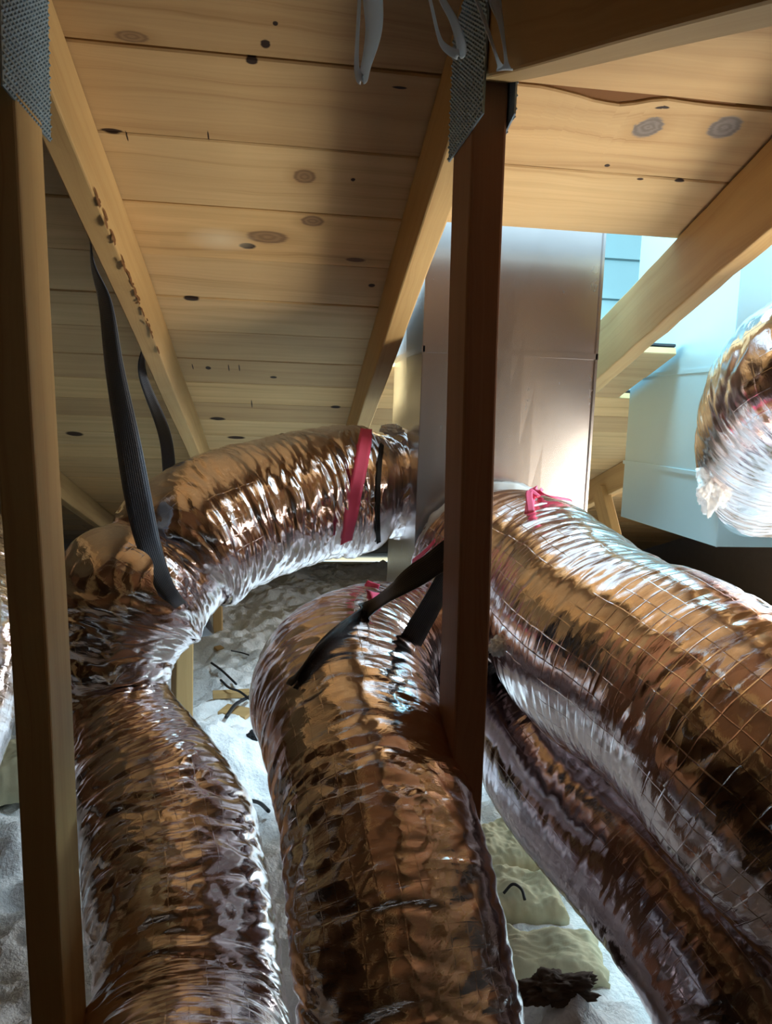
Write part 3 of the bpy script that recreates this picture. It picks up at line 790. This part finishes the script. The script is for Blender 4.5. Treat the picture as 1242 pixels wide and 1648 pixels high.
# collars and torn insulation at the box ends
def disc_ring(path, r_in, r_out, depth, ragged=0.0, seed=0, na=120):
    """short ring at the start of a path, opening toward the box"""
    p0, p1 = Vector(path[0][:3]), Vector(path[1][:3]); ax = (p1-p0).normalized()
    u = ax.orthogonal().normalized(); v = ax.cross(u); vs, fs = [], []
    rows = [(0, r_in), (0, r_out), (.3, r_out*1.02), (.7, r_out*1.02), (1, r_out), (1, r_in)]
    for (t, r) in rows:
        for i in range(na):
            a = 2*math.pi*i/na
            rr = r+ragged*mnoise.noise(Vector((i*.35, t*3, seed))); tt = t*depth+ragged*.8*mnoise.noise(Vector((i*.5, t*5, seed+3)))
            vs.append(p0+ax*tt+u*(rr*math.cos(a))+v*(rr*math.sin(a)))
    R_ = len(rows)
    for k in range(R_):
        k2 = (k+1) % R_
        for i in range(na):
            j = (i+1) % na; fs.append((k*na+i, k*na+j, k2*na+j, k2*na+i))
    return mesh_from(vs, fs)
def collar(path, y_or_x, val, r, root, length=.05):
    p0 = Vector(path[0][:3]); n = 48; vs, fs = [], []
    p = p0.copy()
    if y_or_x == 'y': q = Vector((p.x, val, p.z)); dirv = Vector((0, -1, 0))
    else: q = Vector((val, p.y, p.z)); dirv = Vector((-1, 0, 0))
    end = p0+(Vector(path[1][:3])-p0)*.6
    u = dirv.orthogonal().normalized(); v = dirv.cross(u)
    for c_ in (q, (q+end)/2+dirv*.01, end):
        for i in range(n):
            a = 2*math.pi*i/n; vs.append(c_+u*(r*math.cos(a))+v*(r*math.sin(a)))
    for k in range(2):
        for i in range(n):
            j = (i+1) % n; fs.append((k*n+i, k*n+j, (k+1)*n+j, (k+1)*n+i))
    child('collar', mesh_from(vs, fs), M['galv'], root)
collar(pathA, 'x', B1[0]+.0, .10, RA); collar(pathC, 'y', PY0, .13, RC); collar(pathF, 'y', PY1, .11, RF); collar(pathB, 'y', PY0, .09, RB); collar(pathD, 'y', PY0, .09, RD)
tag(child('insulation_edge', disc_ring(pathC, .10, .172, .030, .008, 2), M['collar'], RC), 'pale translucent insulation edge at the duct mouth')
child('insulation_edge', disc_ring(pathA, .09, .132, .020, .014, 4), M['fluff'], RA)

def fluff_mesh(c, r, seed, sc=(1, 1, 1), spike=.25):
    bm = bmesh.new(); bmesh.ops.create_icosphere(bm, subdivisions=5, radius=1)
    for v in bm.verts:
        n0 = v.co.normalized(); q = n0*2.2+Vector((seed, 0, 0))
        d = 1+.45*mnoise.fractal(q, 1.0, 2.2, 4)+spike*abs(mnoise.noise(n0*14+Vector((0, seed, 0))))*.6+spike*.4*mnoise.noise(n0*34)
        v.co = Vector((n0.x*sc[0], n0.y*sc[1], n0.z*sc[2]))*(d*r)+Vector(c)
    me = bpy.data.meshes.new('m'); bm.to_mesh(me); bm.free()
    me.polygons.foreach_set('use_smooth', [True]*len(me.polygons)); return me
tag(child('insulation_tuft', fluff_mesh(at(1150, 780, 1.44), .042, 3, (.75, .8, 1.15)), M['fluff'], RF), 'torn white fibreglass tuft')
tag(child('insulation_tuft', fluff_mesh(at(630, 692, 1.64), .015, 5, (1.5, 1, .7)), M['fluff'], RA), 'scrap of white fibre at the duct mouth')
tag(child('insulation_tuft', fluff_mesh(hit('C', 804, 1040, 0)[0], .014, 9), M['fluff'], RC), 'white fibre tuft poking out of the sleeve')

# pink tape on the sleeves
def on_duct(key, pts, widths, thick, mat, root, name, off=.004, jag=0.0, seed=0, label=None, sub=10):
    P_, D_ = [], []
    hs = [hit(key, a, b, off) for a, b in pts]
    for k, (p, n_) in enumerate(hs):
        t = hs[min(k+1, len(hs)-1)][0]-hs[max(k-1, 0)][0]
        P_.append(p); D_.append(t.cross(n_).normalized())
    for k in range(1, len(D_)):
        if D_[k].dot(D_[k-1]) < 0: D_[k] = -D_[k]
    me = ribbon_mesh(P_, D_, widths, thick, sub, jag, seed)
    if root: o = child(name, me, mat, root)
    else: o = link(name, me, mat)
    if label: o['label'] = label
    return o
on_duct('A', [(589, 694), (586, 716), (577, 760), (568, 805), (560, 840), (554, 870)], [.024, .028, .028, .029, .031, .033], .0015, M['pink'], RA, 'tape', .006, .08, 1, 'bright pink tape strip')
tag(on_duct('A', [(613, 716), (610, 745), (608, 780), (607, 820), (607, 850), (608, 872)], [.010]*6, .002, M['dark'], RA, 'drawband', .003), 'black drawband in the pinched groove')
on_duct('B', [(604, 905), (599, 930), (602, 960), (606, 975)], [.024, .022, .020, .018], .0015, M['pink'], RB, 'tape', .006, .1, 3, 'pink tape scrap')
on_duct('C', [(838, 782), (858, 796), (885, 806), (915, 811)], [.014, .016, .014, .008], .002, M['pink'], RC, 'tape', .008, .15, 4, 'bright pink tape loop')
on_duct('C', [(845, 786), (852, 800), (868, 808)], [.012, .012, .008], .002, M['pink'], RC, 'tape', .010, .15, 5, 'bright pink tape end')
on_duct('C', [(668, 905), (690, 888), (704, 872)], [.010, .012, .010], .0015, M['pink'], RC, 'tape', .006, .1, 6, 'pink tape scrap')

# ---------------------------------------------------------------- straps
xh = LX-.045
s1 = [atx(157, 410, xh-.0)] if False else [at(160, 400, 1.62)]
P_ = [Vector((-.303, 1.36, .30)), Vector((-.303, 1.36, .225)), at(170, 490, 1.36), at(184, 590, 1.36), at(205, 705, 1.35), at(222, 800, 1.335), hit('A', 238, 880, .006)[0], hit('A', 260, 938, .006)[0], hit('A', 284, 970, .004)[0], at(318, 1012, 1.46), at(330, 1015, 1.58), at(300, 930, 1.74), at(276, 790, 1.79), at(265, 700, 1.81), Vector((-.306, 1.86, .06)), Vector((-.306, 1.88, .13))]
D_ = [Vector(v) for v in ((.1, -1, 0), (.35, -.9, .1), (.75, -.6, 0), (.9, -.4, 0), (1, -.2, 0), (1, .0, 0), (.9, .2, .2), (.7, .3, .5), (.6, .3, .6), (.7, .0, .5), (1, 0, 0), (1, 0, 0), (1, 0, 0), (1, .2, 0), (.6, .8, 0), (.1, 1, 0))]
o = link('hanging_strap', ribbon_mesh(P_, D_, [.026, .026, .032, .036, .042, .044, .040, .030, .022, .026, .034, .03, .03, .028, .026, .024], .0016, 12), M['sheen_web'])
tag(o, 'long black webbing strap looped from the left truss around the duct elbow', 'strap', 'black webbing straps')
P_, D_ = [], []
pa = [at(744, 868, .994), at(728, 884, .985)]
hs = [hit('B', a_, b_, .006) for a_, b_ in ((585, 992), (548, 1020), (510, 1055), (484, 1088), (470, 1106))]
P_ = [pa[0], pa[1], at(690, 912, .99), at(636, 948, 1.01)]+[h[0] for h in hs]
bd = Vector((.45, .1, .85))
D_ = [bd, bd, bd, bd, bd, bd, Vector((.5, .1, .8)), Vector((.6, .1, .7)), Vector((.7, 0, .6))]
o = link('hanging_strap', ribbon_mesh(P_, D_, [.030, .034, .034, .032, .032, .032, .030, .022, .012], .002, 12), M['black'])
tag(o, 'black webbing strap running from the middle post across the top of the middle duct', 'strap', 'black webbing straps')
P_ = [at(752, 868, .985), at(738, 890, .98), at(718, 930, 1.01), at(690, 980, 1.05), at(672, 1012, 1.07), at(655, 1045, 1.09)]
bd = Vector((.95, .1, .35))
o = link('hanging_strap', ribbon_mesh(P_, [bd]*6, [.03, .036, .038, .042, .044, .044], .002, 10), M['black'])
tag(o, 'short broad black strap slanting down from the middle post behind the middle duct', 'strap', 'black webbing straps')
P_ = [at(746, 875, .99), at(728, 915, .985), at(724, 960, .99), at(722, 1020, .99), at(721, 1082, .99)]
o = link('hanging_strap', ribbon_mesh(P_, [Vector((1, -.6, 0))]*5, [.03, .02, .012, .012, .008], .002, 10), M['black'])
tag(o, 'narrow black strap end hanging straight down beside the middle post', 'strap', 'black webbing straps')

# ---------------------------------------------------------------- white ties hanging under the ridge
def tie(pts, y, wds, label, mat=M['white']):
    P_ = [at(a_, b_, yy) if y[0] < .75 else atx(a_, b_, .191) for (a_, b_), yy in zip(pts, y)]
    n = len(P_); D_ = [Vector((1, -.1, .1)) for _ in range(n)]; wds = [w_*1.35+.0006 for w_ in wds]
    o = link('cable_tie', ribbon_mesh(P_, D_, wds, .0016, 12), mat)
    tag(o, label, 'cable tie', 'ties hanging under the ridge'); return o
tie([(578, -60), (578, 0), (575, 60), (574, 110), (582, 128), (589, 105), (601, 50), (600, 0), (596, -60)], [.70]*9, [.0015, .0018, .002, .003, .006, .006, .010, .012, .010], 'white plastic tie loop hanging leftmost in front of the boards')
tie([(676, -60), (692, 0), (705, 55), (716, 76), (738, 88), (742, 74), (730, 34), (712, 0), (690, -50)], [.74]*9, [.0015, .0016, .002, .004, .006, .006, .005, .004, .004], 'white plastic tie loop hanging between the other two ties')
tie([(742, -50), (766, 0), (785, 50), (802, 100), (812, 113), (814, 98), (806, 40), (796, 0), (790, -50)], [.76, .8, .85, .9, .93, .9, .86, .82, .8], [.0018, .0018, .002, .002, .010, .002, .003, .008, .008], 'white plastic tie loop touching the nail plate of the middle post')

# ---------------------------------------------------------------- things lying on the insulation
def batt(px, py, s, rz, seed, label, mat=M['batt'], lift=.0):
    p = ground(px, py); bm = bmesh.new(); bmesh.ops.create_grid(bm, x_segments=40, y_segments=40, size=.5)
    e = bmesh.ops.extrude_face_region(bm, geom=list(bm.faces))
    for v in [q for q in e['geom'] if isinstance(q, bmesh.types.BMVert)]: v.co.z += 1
    rot = Matrix.Rotation(rz, 3, 'Z')
    for v in bm.verts:
        x, y, z = v.co
        ed = max(abs(x), abs(y))*2
        zz = z*s[2]*(1-.55*ed**6)+.02*mnoise.noise(Vector((x*3, y*3, seed)))+.006*mnoise.noise(Vector((x*14, y*14, seed)))
        q = rot @ Vector((x*s[0]*(1+.1*mnoise.noise(Vector((y*6, seed, 0)))), y*s[1]*(1+.1*mnoise.noise(Vector((x*6, seed, 3)))), zz))
        v.co = q+Vector((p.x, p.y, p.z-.012+lift))
    bmesh.ops.recalc_face_normals(bm, faces=bm.faces)
    me = bpy.data.meshes.new('m'); bm.to_mesh(me); bm.free(); me.polygons.foreach_set('use_smooth', [True]*len(me.polygons))
    o = link('insulation_batt', me, mat); tag(o, label, 'insulation batt', 'pieces of insulation batt'); return o
batt(800, 1370, (.16, .17, .05), .2, 1, 'yellowish insulation piece farthest along the gap right of the middle post')
batt(835, 1450, (.17, .14, .055), -.1, 2, 'yellowish insulation piece with a dark crease in the middle of the right gap')
batt(880, 1545, (.20, .12, .05), -.2, 3, 'cream insulation piece nearest the white drift in the right gap')
batt(20, 1165, (.24, .2, .09), .1, 4, 'white insulation roll end at the left edge behind the post', M['fluff'])
batt(10, 1260, (.26, .2, .10), .3, 5, 'dusty insulation piece lower at the left edge behind the post', M['batt'])
def scrap(px, py, L_, W_, H_, rz, label, tilt=0.0, mat=M['stud']):
    p = ground(px, py, H_*.4)
    me = box_mesh((0, 0, 0), (L_, W_, H_), .001, Matrix.Rotation(rz, 4, 'Z') @ Matrix.Rotation(tilt, 4, 'X'))
    uvl = me.uv_layers.new(name='UVMap')
    for lp in me.loops:
        c_ = me.vertices[lp.vertex_index].co; uvl.data[lp.index].uv = (c_.x, c_.y)
    o = link('wood_scrap', me, mat); o.location = p
    tag(o, label, 'wood scrap', 'wood scraps on the insulation'); return o
scrap(372, 1120, .12, .035, .018, .1, 'long thin wood scrap lying across the white insulation')
scrap(380, 1148, .10, .06, .012, -.5, 'broken flat wood scrap under the crossed black sticks', .1)
scrap(355, 1045, .05, .03, .012, .7, 'small brown wood chip on the insulation near the short orange web', .3)
def stick(pts, r, label, nm='cable_scrap', cat='cable scrap'):
    P_ = [ground(a_, b_, dz) for a_, b_, dz in pts]
    o = link(nm, cord_mesh(P_, r), M['dark']); tag(o, label, cat, 'dark cable scraps on the insulation'); return o
stick([(340, 1075, .02), (358, 1093, .03), (380, 1110, .02)], .004, 'straight black cable scrap pointing down right on the insulation')
stick([(355, 1108, .03), (368, 1125, .04), (385, 1134, .045), (402, 1140, .03)], .004, 'curved black cable scrap crossing over the wood scrap')
stick([(364, 1164, .02), (380, 1150, .035), (404, 1134, .03)], .006, 'thick black stick crossing the curved cable scrap')
stick([(372, 1055, .02), (388, 1058, .02), (400, 1062, .02)], .003, 'short black cable scrap highest on the insulation patch')
stick([(402, 1300, .02), (418, 1308, .025), (432, 1318, .02)], .005, 'black cable scrap lying low beside the middle duct')
stick([(808, 1475, .05), (822, 1468, .06), (836, 1476, .06), (842, 1486, .05)], .003, 'thin dark bent wire between the yellowish insulation pieces')
o = link('debris_clump', fluff_mesh(ground(895, 1592, .0), .05, 21, (1.1, .5, .35), .3), M['brown'])
tag(o, 'dark sooty clump in front of the cream insulation piece', 'debris')
o = link('debris_clump', fluff_mesh(ground(408, 1190, .01), .018, 23, (1, .8, .9), .3), M['dark'])
tag(o, 'small black clump against the left side of the middle duct', 'debris')
